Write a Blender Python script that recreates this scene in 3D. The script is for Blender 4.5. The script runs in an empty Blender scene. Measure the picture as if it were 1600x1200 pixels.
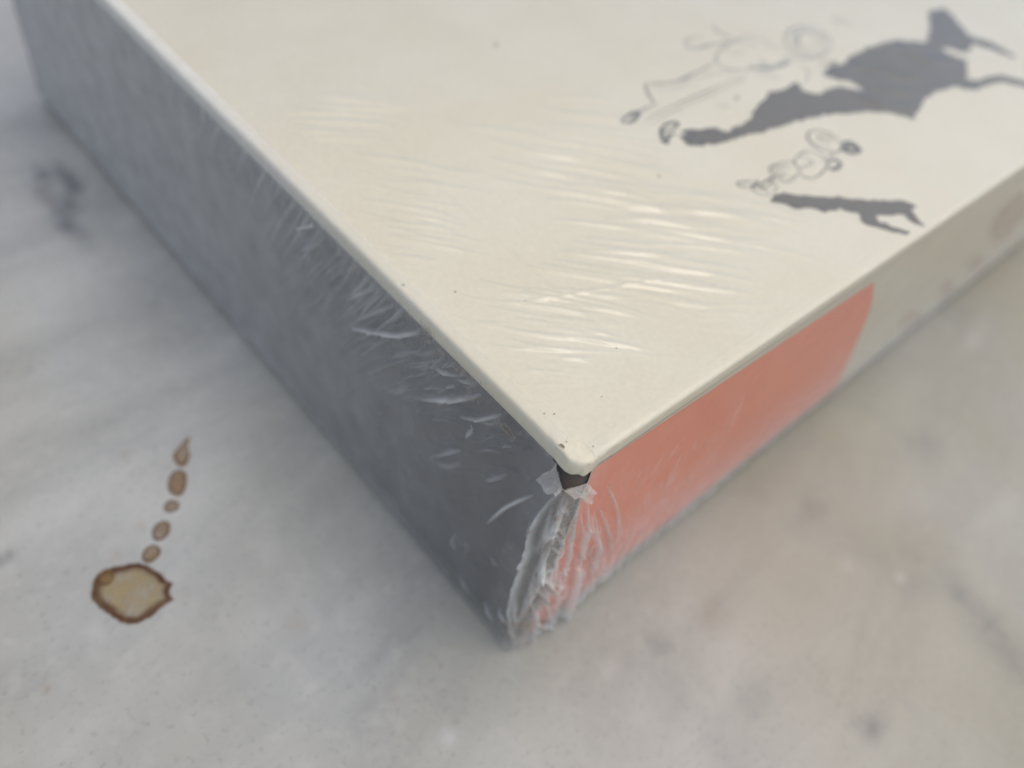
import bpy, bmesh, math, random
import numpy as np
from mathutils import Vector, Matrix
from mathutils.geometry import tessellate_polygon

rng = np.random.default_rng(7)
random.seed(7)
sc = bpy.context.scene

# ---------------------------------------------------------------- camera
S = 0.0015                       # one modelling unit is 1.5 mm
CAM = np.array([-31.844, -17.243, 80.615])
AIM = np.array([24.263, 27.092, 0.0])
ROLL, FPX = 0.239, 1284.38
z_ = CAM - AIM; z_ /= np.linalg.norm(z_)
x_ = np.cross([0, 0, 1], z_); x_ /= np.linalg.norm(x_)
y_ = np.cross(z_, x_)
xr = x_ * math.cos(ROLL) + y_ * math.sin(ROLL)
yr = -x_ * math.sin(ROLL) + y_ * math.cos(ROLL)
cam_data = bpy.data.cameras.new('camera')
cam = bpy.data.objects.new('camera', cam_data)
sc.collection.objects.link(cam)
M = Matrix(((xr[0], yr[0], z_[0], CAM[0] * S), (xr[1], yr[1], z_[1], CAM[1] * S), (xr[2], yr[2], z_[2], CAM[2] * S), (0, 0, 0, 1)))
cam.matrix_world = M
cam_data.sensor_width = 36.0
cam_data.lens = FPX / 1600 * 36
cam_data.clip_start = 0.005
cam_data.clip_end = 50
sc.camera = cam


def at(px, py, axis, val):
    """the point of a plane (axis = val, in units) seen at a photo pixel"""
    d = xr * ((px - 800) / FPX) + yr * (-(py - 600) / FPX) - z_
    t = (val - CAM[axis]) / d[axis]
    return CAM + d * t


def project(P):
    q = (P - CAM) @ np.stack([xr, yr, z_], 1)
    return 800 + FPX * q[..., 0] / -q[..., 2], 600 - FPX * q[..., 1] / -q[..., 2]


H, HB = 33.25, 1.65
LY, LX = 115.0, 165.0
foc = at(850, 600, 2, H)
cam_data.dof.use_dof = True
cam_data.dof.focus_distance = float(np.dot(CAM - foc, z_)) * S
cam_data.dof.aperture_fstop = 11.0
cam_data.dof.aperture_blades = 0

# ---------------------------------------------------------------- sky, sun, exposure
SUN_EL, SUN_AZ = 70.0, -40.0     # azimuth counted from +X towards +Y
world = bpy.data.worlds.new('World')
sc.world = world
world.use_nodes = True
wn = world.node_tree
bg = wn.nodes['Background']
sky = wn.nodes.new('ShaderNodeTexSky')
sky.sky_type = 'NISHITA'
sky.sun_disc = False
sky.sun_elevation = math.radians(SUN_EL)
sky.sun_rotation = math.radians(90 - SUN_AZ)
sky.air_density = 1.0
sky.dust_density = 2.5
sky.ozone_density = 1.5
soft = wn.nodes.new('ShaderNodeHueSaturation')      # thin high cloud takes some of the blue out
soft.inputs['Saturation'].default_value = 0.76
wn.links.new(sky.outputs[0], soft.inputs['Color'])
wn.links.new(soft.outputs[0], bg.inputs[0])
bg.inputs[1].default_value = 0.15
sd = bpy.data.lights.new('sun', 'SUN')
sd.energy = 1.2
sd.angle = math.radians(120)
sd.color = (1.0, 0.875, 0.64)
sun = bpy.data.objects.new('sun', sd)
sc.collection.objects.link(sun)
sun.location = (0, 0, 1)
sv = Vector((math.cos(math.radians(SUN_EL)) * math.cos(math.radians(SUN_AZ)),
             math.cos(math.radians(SUN_EL)) * math.sin(math.radians(SUN_AZ)), math.sin(math.radians(SUN_EL))))
sun.rotation_euler = sv.to_track_quat('Z', 'Y').to_euler()
vs = sc.view_settings
vs.view_transform = 'Standard'
vs.look = 'None'
vs.gamma = 1
vs.use_curve_mapping = False
vs.exposure = -0.02
sc.cycles.transparent_max_bounces = 24
sc.cycles.max_bounces = 10


# ---------------------------------------------------------------- material helpers
class NT:
    def __init__(self, name):
        self.m = bpy.data.materials.new(name)
        self.m.use_nodes = True
        self.t = self.m.node_tree
        self.t.nodes.clear()

    def n(self, typ, ins=None, **kw):
        nd = self.t.nodes.new(typ)
        for k, v in kw.items():
            setattr(nd, k, v)
        for k, v in (ins or {}).items():
            s = nd.inputs[k]
            if isinstance(v, bpy.types.NodeSocket):
                self.t.links.new(v, s)
            else:
                s.default_value = v
        return nd

    def pos(self):
        return self.n('ShaderNodeNewGeometry').outputs['Position']

    def noise(self, scale, detail=3, rough=0.5, vec=None, dist=0.0):
        return self.n('ShaderNodeTexNoise', {'Vector': vec or self.pos(), 'Scale': scale, 'Detail': detail, 'Roughness': rough, 'Distortion': dist}).outputs['Fac']

    def ramp(self, fac, stops):
        r = self.n('ShaderNodeValToRGB', {'Fac': fac})
        e = r.color_ramp.elements
        while len(e) > 2:
            e.remove(e[-1])
        for i, (p, c) in enumerate(stops):
            el = e[i] if i < 2 else e.new(p)
            el.position = p
            el.color = tuple(c) + (1,) if len(c) == 3 else c
        return r.outputs['Color']

    def gray(self, fac, lo, hi, a=0.0, b=1.0):
        return self.n('ShaderNodeMapRange', {'Value': fac, 'From Min': lo, 'From Max': hi, 'To Min': a, 'To Max': b}).outputs['Result']

    def mixc(self, fac, a, b, mode='MIX'):
        nd = self.n('ShaderNodeMix', data_type='RGBA', blend_type=mode)
        for k, v in ((0, fac), (6, a), (7, b)):
            s = nd.inputs[k]
            if isinstance(v, bpy.types.NodeSocket):
                self.t.links.new(v, s)
            else:
                s.default_value = (tuple(v) + (1,)) if isinstance(v, (tuple, list)) and len(v) == 3 else v
        return nd.outputs[2]

    def math(self, op, a, b=0.0, clamp=False):
        return self.n('ShaderNodeMath', {0: a, 1: b}, operation=op, use_clamp=clamp).outputs[0]

    def attr(self, name):
        return self.n('ShaderNodeAttribute', attribute_name=name)

    def out(self, sh):
        o = self.n('ShaderNodeOutputMaterial')
        self.t.links.new(sh, o.inputs['Surface'])
        return self.m

    def bsdf(self, col, rough=0.5, spec=0.5, bump=None, bstr=0.2, bdist=0.0002, alpha=None, coat=0.0):
        ins = {'Roughness': rough, 'Specular IOR Level': spec, 'Coat Weight': coat}
        ins['Base Color'] = col if isinstance(col, bpy.types.NodeSocket) else tuple(col) + (1,)
        if bump is not None:
            ins['Normal'] = self.n('ShaderNodeBump', {'Height': bump, 'Strength': bstr, 'Distance': bdist}).outputs[0]
        if alpha is not None:
            ins['Alpha'] = alpha
        return self.n('ShaderNodeBsdfPrincipled', ins).outputs[0]


def mat_paper(name, c1, c2, rough=0.45, scale=60):
    t = NT(name)
    col = t.mixc(t.gray(t.noise(scale, 4), 0.35, 0.65), c1, c2)
    fine = t.noise(2500, 2)
    spots = t.noise(260, 3, 0.6)
    fib = t.gray(t.noise(1400, 4, 0.7), 0.35, 0.65, 0.96, 1.03)
    col = t.mixc(t.math('MULTIPLY', t.gray(spots, 0.70, 0.78), 0.35), col, (0.42, 0.33, 0.2))
    col = t.n('ShaderNodeVectorMath', {0: col, 1: fib}, operation='MULTIPLY').outputs[0]
    return t.out(t.bsdf(col, rough, 0.4, fine, 0.14, 0.0001))


CREAM = mat_paper('cream_paper', (0.75, 0.69, 0.53), (0.775, 0.725, 0.58))
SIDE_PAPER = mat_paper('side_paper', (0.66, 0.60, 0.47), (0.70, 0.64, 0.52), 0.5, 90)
BASE_PAPER = mat_paper('base_paper', (0.10, 0.098, 0.088), (0.14, 0.135, 0.12), 0.4, 90)


def mat_dark():
    t = NT('charcoal_board')
    n1 = t.noise(70, 4, 0.6)
    col = t.mixc(t.gray(n1, 0.3, 0.7), (0.034, 0.038, 0.045), (0.052, 0.056, 0.064))
    col = t.mixc(t.gray(t.noise(900, 3, 0.7), 0.62, 0.78, 0, 0.5), col, (0.12, 0.09, 0.07))
    g = t.n('ShaderNodeSeparateXYZ', {0: t.pos()}).outputs
    near = t.math('ADD', g[0], g[1])       # worn brown board right at the vertical edge
    col = t.mixc(t.gray(near, 0.0012, 0.004, 1, 0), col, (0.085, 0.062, 0.042))
    return t.out(t.bsdf(col, 0.4, 0.45, t.noise(1400, 3), 0.15, 0.0002))


DARK = mat_dark()


def mat_ink(name, c, rough=0.55, a=1.0):
    t = NT(name)
    n = t.noise(500, 4, 0.6)
    col = t.mixc(t.gray(n, 0.3, 0.7), tuple(x * 0.92 for x in c), tuple(min(1, x * 1.08) for x in c))
    al = None
    if a < 1:
        al = t.gray(n, 0.3, 0.6, a * 0.55, a)
    return t.out(t.bsdf(col, rough, 0.35, alpha=al))


INK = mat_ink('shadow_ink', (0.066, 0.055, 0.038))
LINE = mat_ink('line_ink', (0.07, 0.07, 0.065), a=0.9)
PALE = mat_ink('pale_line_ink', (0.22, 0.23, 0.22), a=0.8)


def mat_coral():
    t = NT('coral_ink')
    n = t.noise(120, 4, 0.6)
    col = t.mixc(t.gray(n, 0.3, 0.7), (0.85, 0.185, 0.085), (0.88, 0.215, 0.10))
    return t.out(t.bsdf(col, 0.45, 0.4))


CORAL = mat_coral()
ROSE = mat_ink('rose_ink', (0.58, 0.38, 0.31), a=0.35)


def mat_film():
    t = NT('clear_film')
    milk_sheen = t.attr('milk_sheen').outputs['Fac']
    stain = t.attr('stain').outputs['Fac']
    pos = t.pos()
    fine = t.noise(900, 4, 0.65)
    scr = t.n('ShaderNodeMapping', {'Vector': pos, 'Rotation': (0.3, 0.5, 0.7), 'Scale': (1, 9, 1)}).outputs[0]
    scratch = t.noise(420, 5, 0.75, scr, 0.6)
    bmp = t.math('ADD', t.math('MULTIPLY', fine, 0.35), scratch)
    nrm = t.n('ShaderNodeBump', {'Height': bmp, 'Strength': 0.10, 'Distance': 0.00025}).outputs[0]
    back = t.n('ShaderNodeNewGeometry').outputs['Backfacing']   # a thin sheet reflects alike from both sides
    fr = t.n('ShaderNodeFresnel', {'IOR': t.gray(back, 0, 1, 1.6, 1 / 1.6), 'Normal': nrm}).outputs[0]
    gl = t.n('ShaderNodeBsdfGlossy', {'Color': (1, 1, 1, 1), 'Roughness': 0.10, 'Normal': nrm}).outputs[0]
    tr = t.n('ShaderNodeBsdfTransparent', {'Color': (0.985, 0.985, 0.98, 1)}).outputs[0]
    a = t.n('ShaderNodeMixShader', {0: t.math('DIVIDE', t.math('MULTIPLY', fr, 1.8), t.math('ADD', t.math('MULTIPLY', fr, 2.8), 1.0)), 1: tr, 2: gl}).outputs[0]
    mcol = t.mixc(t.math('MULTIPLY', stain, 1.0, True), (0.92, 0.92, 0.90), (0.36, 0.18, 0.065))
    df = t.n('ShaderNodeBsdfDiffuse', {'Color': mcol, 'Normal': nrm}).outputs[0]
    tl = t.n('ShaderNodeBsdfTranslucent', {'Color': mcol}).outputs[0]
    mk = t.n('ShaderNodeMixShader', {0: 0.35, 1: df, 2: tl}).outputs[0]
    f = t.math('MULTIPLY', milk_sheen, t.gray(t.noise(160, 4, 0.55), 0.3, 0.7, 0.78, 1.2))
    # lint and rubbed scuffs on the film
    lint = t.gray(t.noise(1700, 4, 0.8, scr), 0.66, 0.76, 0, 0.30)
    dust = t.gray(t.noise(2600, 2, 0.5), 0.73, 0.80, 0, 0.35)
    f = t.math('ADD', f, t.math('MULTIPLY', t.math('ADD', lint, dust), t.math('ADD', milk_sheen, 0.25)))
    f = t.math('ADD', f, t.math('MULTIPLY', stain, t.gray(t.noise(1500, 3, 0.7), 0.35, 0.6)), True)
    return t.out(t.n('ShaderNodeMixShader', {0: f, 1: a, 2: mk}).outputs[0])


FILM = mat_film()


_d = at(260, 450, 2, 0.0) - at(60, 560, 2, 0.0)
BED = -math.atan2(_d[1], _d[0])


def mat_marble():
    t = NT('grey_marble')
    pos = t.pos()
    bed = t.n('ShaderNodeMapping', {'Vector': pos, 'Rotation': (0, 0, BED)}).outputs[0]
    bed = t.n('ShaderNodeMapping', {'Vector': bed, 'Scale': (0.42, 1, 1)}).outputs[0]
    n1 = t.noise(19, 5, 0.5, bed, 0.9)
    n2 = t.noise(52, 5, 0.55, bed, 0.6)
    n3 = t.noise(320, 4, 0.6)
    col = t.ramp(n1, [(0.30, (0.29, 0.30, 0.298)), (0.42, (0.43, 0.438, 0.43)), (0.53, (0.51, 0.516, 0.50)), (0.66, (0.57, 0.572, 0.55)), (0.78, (0.49, 0.487, 0.455))])
    col = t.mixc(t.gray(n2, 0.38, 0.62, 0, 0.6), col, (0.38, 0.384, 0.373))
    n4 = t.noise(110, 5, 0.65, dist=0.6)
    col = t.mixc(t.gray(n4, 0.55, 0.70, 0, 0.16), col, (0.26, 0.265, 0.26))
    col = t.mixc(t.gray(n3, 0.50, 0.72, 0, 0.42), col, (0.56, 0.56, 0.54))
    n5 = t.noise(900, 3, 0.7)
    col = t.mixc(t.gray(n5, 0.56, 0.70, 0, 0.50), col, (0.27, 0.275, 0.27))
    # warm tint in patches, stronger towards the right-hand side
    warm = t.noise(9, 4, 0.5, t.n('ShaderNodeVectorMath', {0: pos, 1: (3.1, 1.7, 0.4)}, operation='ADD').outputs[0])
    side = t.n('ShaderNodeSeparateXYZ', {0: pos}).outputs
    sid = t.math('SUBTRACT', side[0], side[1])
    w_ = t.math('ADD', warm, t.gray(sid, -0.03, 0.09, -0.12, 0.22))
    col = t.mixc(t.gray(w_, 0.42, 0.72, 0, 0.8), col, (0.345, 0.315, 0.225))
    # veins
    v = t.noise(11, 4, 0.55, t.n('ShaderNodeMapping', {'Vector': pos, 'Rotation': (0, 0, 0.9), 'Scale': (1, 2.6, 1)}).outputs[0], 1.2)
    vv = t.math('ABSOLUTE', t.math('SUBTRACT', v, 0.5))
    col = t.mixc(t.math('MULTIPLY', t.gray(vv, 0.0, 0.03, 1, 0), 0.10), col, (0.24, 0.25, 0.26))
    dk = t.attr('vein').outputs['Fac']
    col = t.mixc(t.math('MULTIPLY', dk, t.gray(t.noise(400, 3), 0.3, 0.6, 0.6, 1.0), True), col, (0.10, 0.113, 0.128))
    br = t.attr('rust').outputs['Fac']
    col = t.mixc(t.math('MULTIPLY', br, 1.0, True), col, (0.36, 0.24, 0.13))
    wh = t.attr('white').outputs['Fac']
    col = t.mixc(t.math('MULTIPLY', wh, 1.0, True), col, (0.85, 0.84, 0.82))
    rough = t.gray(n2, 0.3, 0.7, 0.16, 0.30)
    return t.out(t.bsdf(col, rough, 0.45, t.noise(700, 4), 0.05, 0.0003))


MARBLE = mat_marble()


def mat_stain(name, rim, mid, al_mid, al_rim):
    t = NT(name)
    r = t.attr('radial').outputs['Fac']
    r2 = t.math('ADD', r, t.math('MULTIPLY', t.math('SUBTRACT', t.noise(700, 4, 0.6), 0.5), 0.14))
    r2 = t.math('ADD', r2, t.math('MULTIPLY', t.math('SUBTRACT', t.noise(190, 2, 0.5), 0.5), 0.30))
    n = t.noise(450, 3)
    col = t.ramp(r2, [(0.0, mid), (0.60, mid), (0.775, rim), (0.89, rim), (0.93, tuple(0.5 * (a + b) for a, b in zip(rim, mid)))])
    col = t.mixc(t.gray(n, 0.4, 0.75, 0, 0.35), col, tuple(x * 0.7 for x in mid))
    blotch = t.gray(t.noise(260, 3, 0.6), 0.35, 0.62, 0.55, 1.0)
    al = t.ramp(r2, [(0.0, (al_mid,) * 3), (0.64, (al_mid,) * 3), (0.775, (al_rim,) * 3), (0.885, (al_rim,) * 3), (0.925, (0.16,) * 3), (0.985, (0, 0, 0))])
    inner = t.gray(r2, 0.62, 0.74)
    al = t.math('MULTIPLY', al, t.math('MAXIMUM', blotch, inner))
    return t.out(t.bsdf(col, 0.38, 0.4, alpha=al))


RING = mat_stain('coffee_ring', (0.075, 0.020, 0.006), (0.43, 0.32, 0.15), 0.66, 1.0)
DROP = mat_stain('coffee_drop', (0.21, 0.105, 0.035), (0.36, 0.20, 0.07), 0.62, 0.78)


# ---------------------------------------------------------------- mesh helpers
def link(name, verts, faces, m, parent=None, smooth=True, attrs=None):
    me = bpy.data.meshes.new(name)
    v = np.asarray(verts, float) * S
    me.from_pydata(v.tolist(), [], faces if isinstance(faces, list) else faces.tolist())
    if name != 'shrink_wrap':
        b = bmesh.new(); b.from_mesh(me)
        if name in ('front_cover', 'book_body', 'back_cover'):
            bmesh.ops.recalc_face_normals(b, faces=b.faces)
        b.to_mesh(me); b.free()
    me.update()
    if smooth:
        me.polygons.foreach_set('use_smooth', [True] * len(me.polygons))
    for k, a in (attrs or {}).items():
        at_ = me.attributes.new(k, 'FLOAT', 'POINT')
        at_.data.foreach_set('value', np.asarray(a, np.float32).ravel())
    me.materials.append(m)
    o = bpy.data.objects.new(name, me)
    sc.collection.objects.link(o)
    if parent:
        o.parent = parent
    return o


def tag(o, label=None, cat=None, group=None, kind=None):
    for k, v in (('label', label), ('category', cat), ('group', group), ('kind', kind)):
        if v:
            o[k] = v
    return o


def grid_faces(nu, nv, keep=None):
    i = np.arange(nu - 1)[:, None] * nv + np.arange(nv - 1)[None, :]
    f = np.stack([i, i + nv, i + nv + 1, i + 1], -1).reshape(-1, 4)
    if keep is not None:
        f = f[keep.ravel()]
    return f


def axis_steps(parts):
    """parts: (start, end, step) -> increasing samples"""
    out = []
    for a, b, s in parts:
        n = max(1, int(round((b - a) / s)))
        out += list(np.linspace(a, b, n + 1)[:-1])
    out.append(parts[-1][1])
    return np.array(out)


def seg_dist(U, V, pts):
    """distance to a polyline and the 0..1 place along it"""
    pts = np.asarray(pts, float)
    L = np.linalg.norm(np.diff(pts, axis=0), axis=1)
    cum = np.concatenate([[0], np.cumsum(L)])
    best = np.full(U.shape, 1e9); tt = np.zeros(U.shape); sg = np.zeros(U.shape)
    for k in range(len(L)):
        a, b = pts[k], pts[k + 1]
        d = (b - a) / max(L[k], 1e-9)
        s = np.clip((U - a[0]) * d[0] + (V - a[1]) * d[1], 0, L[k])
        dx = U - a[0] - d[0] * s; dy = V - a[1] - d[1] * s
        dd = np.hypot(dx, dy)
        m = dd < best
        best = np.where(m, dd, best)
        tt = np.where(m, (cum[k] + s) / cum[-1], tt)
        sg = np.where(m, d[0] * dy - d[1] * dx, sg)
    return best, tt, sg


def smooth_line(pts, n=24):
    """Catmull-Rom through the points"""
    p = np.asarray(pts, float)
    if len(p) < 3:
        return p
    q = np.vstack([2 * p[0] - p[1], p, 2 * p[-1] - p[-2]])
    out = []
    for i in range(1, len(q) - 2):
        for t in np.linspace(0, 1, max(2, n // (len(p) - 1)), endpoint=False):
            out.append(0.5 * ((2 * q[i]) + (-q[i - 1] + q[i + 1]) * t + (2 * q[i - 1] - 5 * q[i] + 4 * q[i + 1] - q[i + 2]) * t * t
                              + (-q[i - 1] + 3 * q[i] - 3 * q[i + 1] + q[i + 2]) * t ** 3))
    out.append(p[-1])
    return np.array(out)


def closed(pts, k=8):
    p = [tuple(q) for q in pts]
    q = smooth_line([p[-2], p[-1]] + p + [p[0], p[1]], k * (len(p) + 3))
    return q[2 * k: -2 * k - 1 + k][: k * len(p)]


def vnoise(U, V, freq, seed):
    """smooth value noise in about -1..1"""
    r = np.random.default_rng(seed)
    G = r.uniform(-1, 1, (256, 256))
    u = U * freq + 100.3; v = V * freq + 57.7
    iu = np.floor(u).astype(int); iv = np.floor(v).astype(int)
    fu = u - iu; fv = v - iv
    fu = fu * fu * (3 - 2 * fu); fv = fv * fv * (3 - 2 * fv)
    g = lambda a, b: G[a % 256, b % 256]
    return (g(iu, iv) * (1 - fu) + g(iu + 1, iv) * fu) * (1 - fv) + (g(iu, iv + 1) * (1 - fu) + g(iu + 1, iv + 1) * fu) * fv


def add_strokes(U, V, Hh, W, strokes):
    """each stroke: points, half width, height, whitening"""
    for pts, w, h, mk in strokes:
        pts = np.asarray(pts, float)
        lo = pts.min(0) - 4 * w; hi = pts.max(0) + 4 * w
        box = (U > lo[0]) & (U < hi[0]) & (V > lo[1]) & (V < hi[1])
        if not box.any():
            continue
        d, t, sg = seg_dist(U[box], V[box], pts)
        env = np.clip(np.sin(np.pi * np.clip(t, 0, 1)), 0, 1) ** 0.6
        if h < 0:                      # starts at full height at its first point
            env = np.clip(1 - t, 0, 1) ** 0.7
        ww = w * (0.45 + 0.55 * env)
        g = np.exp(-(d / ww) ** 2)
        Hh[box] += abs(h) * env * g
        if mk:
            W[box] = np.maximum(W[box], mk * env * np.exp(-(d / (ww * 0.9)) ** 2))


# ---------------------------------------------------------------- marble
gx = axis_steps([(-900, -120, 60), (-120, -70, 5), (-70, 90, 0.5), (90, 160, 5), (160, 900, 60)])
gy = axis_steps([(-900, -90, 60), (-90, -50, 5), (-50, 60, 0.5), (60, 160, 4), (160, 900, 60)])
X, Y = np.meshgrid(gx, gy, indexing='ij')
vein = np.zeros_like(X); rust = np.zeros_like(X); white = np.zeros_like(X)
Z = np.zeros_like(X)
on0 = lambda pts: np.array([at(px, py, 2, 0.0)[:2] for px, py in pts])


def blot(A, px, py, rpx, amp, rpy=None):
    c = at(px, py, 2, 0.0)
    ex = at(px + rpx, py, 2, 0.0) - c
    ey = at(px, py + (rpy or rpx), 2, 0.0) - c
    m = np.linalg.inv(np.array([[ex[0], ey[0]], [ex[1], ey[1]]]))
    dx = X - c[0]; dy = Y - c[1]
    a = m[0, 0] * dx + m[0, 1] * dy; b = m[1, 0] * dx + m[1, 1] * dy
    r = np.hypot(a, b) + 0.25 * vnoise(X, Y, 0.5, int(px + py))
    np.maximum(A, amp * np.exp(-r ** 2 * 1.2), out=A)


# two dark pits beside the book, one at the left border
ringc = [(62, 292), (72, 278), (95, 276), (112, 292), (106, 312), (88, 316)]
for p in ringc:
    blot(vein, p[0], p[1], 17, 0.9)
blot(rust, 66, 296, 8, 0.35)
blot(vein, 104, 352, 22, 0.8, 11); blot(vein, 122, 364, 26, 0.75, 13); blot(vein, 165, 350, 18, 0.2)
blot(vein, 12, 868, 11, 0.62, 9); blot(vein, 2, 874, 10, 0.55)
for pts, w, a in (([(-20, 205), (60, 192), (120, 175)], 2.2, 0.22), ([(20, 570), (110, 520), (210, 470), (260, 450)], 2.5, 0.22),
                  ([(150, 690), (190, 640), (260, 600)], 2.0, 0.10), ([(1490, 915), (1525, 950), (1560, 1000), (1600, 1060)], 2.4, 0.30),
                  ([(1400, 900), (1480, 920)], 1.8, 0.15), ([(1020, 1040), (1090, 1120), (1130, 1190)], 2.5, 0.14),
                  ([(1340, 1130), (1380, 1140)], 1.0, 0.3), ([(1250, 820), (1330, 850), (1420, 900)], 2.5, 0.12),
                  ([(300, 1020), (340, 1060), (420, 1090)], 2.0, 0.12), ([(0, 60), (30, 50)], 2.0, 0.12), ([(1180, 760), (1290, 640), (1420, 560)], 2.0, 0.08)):
    d, t, _ = seg_dist(X, Y, on0(pts))
    np.maximum(vein, a * np.exp(-((d + 0.5 * w * vnoise(X, Y, 0.25, 5)) / w) ** 2), out=vein)
for px, py, r, a in ((243, 697, 5, .3), (206, 742, 4, .25), (125, 769, 4, .2), (1030, 1010, 24, .36), (1365, 1135, 22, .5), (1500, 930, 24, .4), (1545, 975, 22, .45), (1270, 800, 30, .22), (1450, 700, 34, .18), (1180, 1090, 34, .2), (1120, 960, 26, .16), (1420, 870, 30, .18), (40, 1050, 6, .2)):
    blot(vein, px, py, r, a)
for px, py, r, a in ((193, 711, 5, .4), (219, 822, 5, .35), (462, 972, 14, .25), (71, 1076, 7, .5), (616, 1088, 5, .3), (290, 930, 9, .2), (180, 870, 12, .22), (1110, 965, 24, .16)):
    blot(rust, px, py, r, a)
for px, py, r, a in ((1407, 903, 9, .18), (1325, 882, 9, .10), (1520, 530, 14, .3), (950, 1050, 10, .18), (420, 860, 22, .16), (700, 1150, 16, .2), (150, 990, 16, .16)):
    blot(white, px, py, r, a)
Z += 0.03 * vnoise(X, Y, 0.12, 3) * (np.abs(X) < 150)
Z = np.minimum(Z - 0.03, 0.0)
nx_, ny_ = X.shape
slab = link('marble_tabletop', np.stack([X, Y, Z], -1).reshape(-1, 3), grid_faces(nx_, ny_), MARBLE,
            attrs={'vein': vein, 'rust': rust, 'white': white})
tag(slab, 'grey veined marble surface under the wrapped book', kind='structure')


# ---------------------------------------------------------------- dried coffee marks on the marble
def stain(name, outline, mat, label, cat, group=None, z=0.03):
    pts = closed(outline)
    pts = on0(pts)
    k = np.linspace(0, len(pts) - 1, 72, endpoint=False).astype(int)
    pts = pts[k]
    c = pts.mean(0)
    rings = [0.0, 0.2, 0.4, 0.55, 0.65, 0.72, 0.78, 0.83, 0.88, 0.92, 0.96, 1.0, 1.05, 1.12]
    vs_ = [[0, 0, z + 0.02]]; rad = [0.0]; fs = []
    n = len(pts)
    for r in rings[1:]:
        for p in pts:
            zz = z + 0.02 + (0.03 if 0.75 < r < 0.93 else 0) - (0.03 if r > 0.99 else 0)
            q = (p - c) * r
            vs_.append([q[0], q[1], zz]); rad.append(r / 1.12)
    for i in range(n):
        fs.append([0, 1 + i, 1 + (i + 1) % n])
    for j in range(len(rings) - 2):
        for i in range(n):
            a = 1 + j * n + i; b = 1 + j * n + (i + 1) % n
            fs.append([a, a + n, b + n, b])
    o = link(name, vs_, fs, mat, attrs={'radial': rad})
    o.location = (c[0] * S, c[1] * S, 0)
    return tag(o, label, cat, group)


q3 = lambda pts, s, ox, oy: [(x / s + ox, y / s + oy) for x, y in pts]
stain('coffee_stain', q3([(440, 930), (470, 890), (520, 870), (560, 858), (620, 842), (680, 852), (740, 885), (790, 925), (812, 935), (798, 965),
                          (806, 1000), (816, 1012), (780, 1030), (720, 1070), (670, 1105), (630, 1120), (560, 1108), (490, 1065), (440, 1010), (428, 970)], 3, 0, 600),
      RING, 'largest coffee stain, a tan blot with a dark brown rim on the marble', 'stain')
grp = 'row of dried coffee droplets on the marble'
drops = [([(812, 340), (830, 305), (850, 285), (868, 262), (890, 255), (880, 290), (888, 340), (870, 380), (835, 378)], 'droplet stain with a pointed tail, farthest from the ring stain'),
         ([(800, 430), (830, 408), (868, 420), (872, 460), (858, 510), (825, 525), (793, 505), (788, 465)], 'darkest and longest oval droplet stain, next to the tailed one'),
         ([(775, 560), (800, 543), (832, 552), (838, 578), (815, 598), (785, 600), (768, 585)], 'smallest droplet stain, in the middle of the row'),
         ([(712, 690), (735, 655), (775, 642), (798, 660), (792, 700), (755, 732), (720, 728)], 'tan oval droplet stain, second nearest to the ring stain'),
         ([(668, 795), (690, 765), (725, 755), (752, 775), (742, 810), (705, 838), (672, 828)], 'pale tan droplet stain just above the ring stain'),
         ([(462, 905), (490, 872), (520, 875), (535, 905), (515, 938), (485, 945), (462, 930)], 'small brown blot overlapping the upper left rim of the ring stain')]
for pts, lab in drops:
    stain('coffee_droplet', q3(pts, 3, 0, 600), DROP, lab, 'stain', grp, z=0.03 if 'rim of' not in lab else 0.10)

# ---------------------------------------------------------------- the book
book = bpy.data.objects.new('wrapped_book', None)
sc.collection.objects.link(book)
tag(book, 'cream hardback book in crinkled clear shrink wrap, coral patch on its side, lying on marble', 'book')


def plan(inset, R, n_far=12, dens=1.0):
    """closed outline, rounded at the near corner, finer there; returns points and the inward offset direction is implied by inset"""
    R = max(R - inset * 0.3, 0.25)
    x0 = y0 = inset; x1 = LX - inset; y1 = LY - inset
    pts = []
    for y in axis_steps([(0, 12, 0.25), (12, 45, 0.75), (45, 110, 3)])[::-1]:
        yy = y0 + R + y * (y1 - y0 - R) / 110.0
        pts.append((x0, yy))
    for k in range(1, 24):
        a = math.pi + (math.pi / 2) * k / 24
        pts.append((x0 + R + R * math.cos(a), y0 + R + R * math.sin(a)))
    for x in axis_steps([(0, 12, 0.25), (12, 45, 0.75), (45, 160, 4)]):
        pts.append((x0 + R + x * (x1 - x0 - R) / 160.0, y0))
    pts.append((x1, y1))
    return np.array(pts)


def stacked(name, profile, R, m, wob=None):
    rings = []
    for ins, z in profile:
        p = plan(ins, R)
        rings.append(np.column_stack([p, np.full(len(p), z)]))
    V = np.stack(rings)
    if wob is not None:
        V = wob(V)
    k, n, _ = V.shape
    fs = []
    for j in range(k - 1):
        for i in range(n):
            fs.append([j * n + i, (j + 1) * n + i, (j + 1) * n + (i + 1) % n, j * n + (i + 1) % n][::-1])
    fs.append([(k - 1) * n + i for i in range(n)])
    fs.append([i for i in range(n)][::-1])
    V = V.reshape(-1, 3)
    o = link(name, V, fs, m, book)
    for p in o.data.polygons[-2:]:
        p.use_smooth = False
    return o


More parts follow.
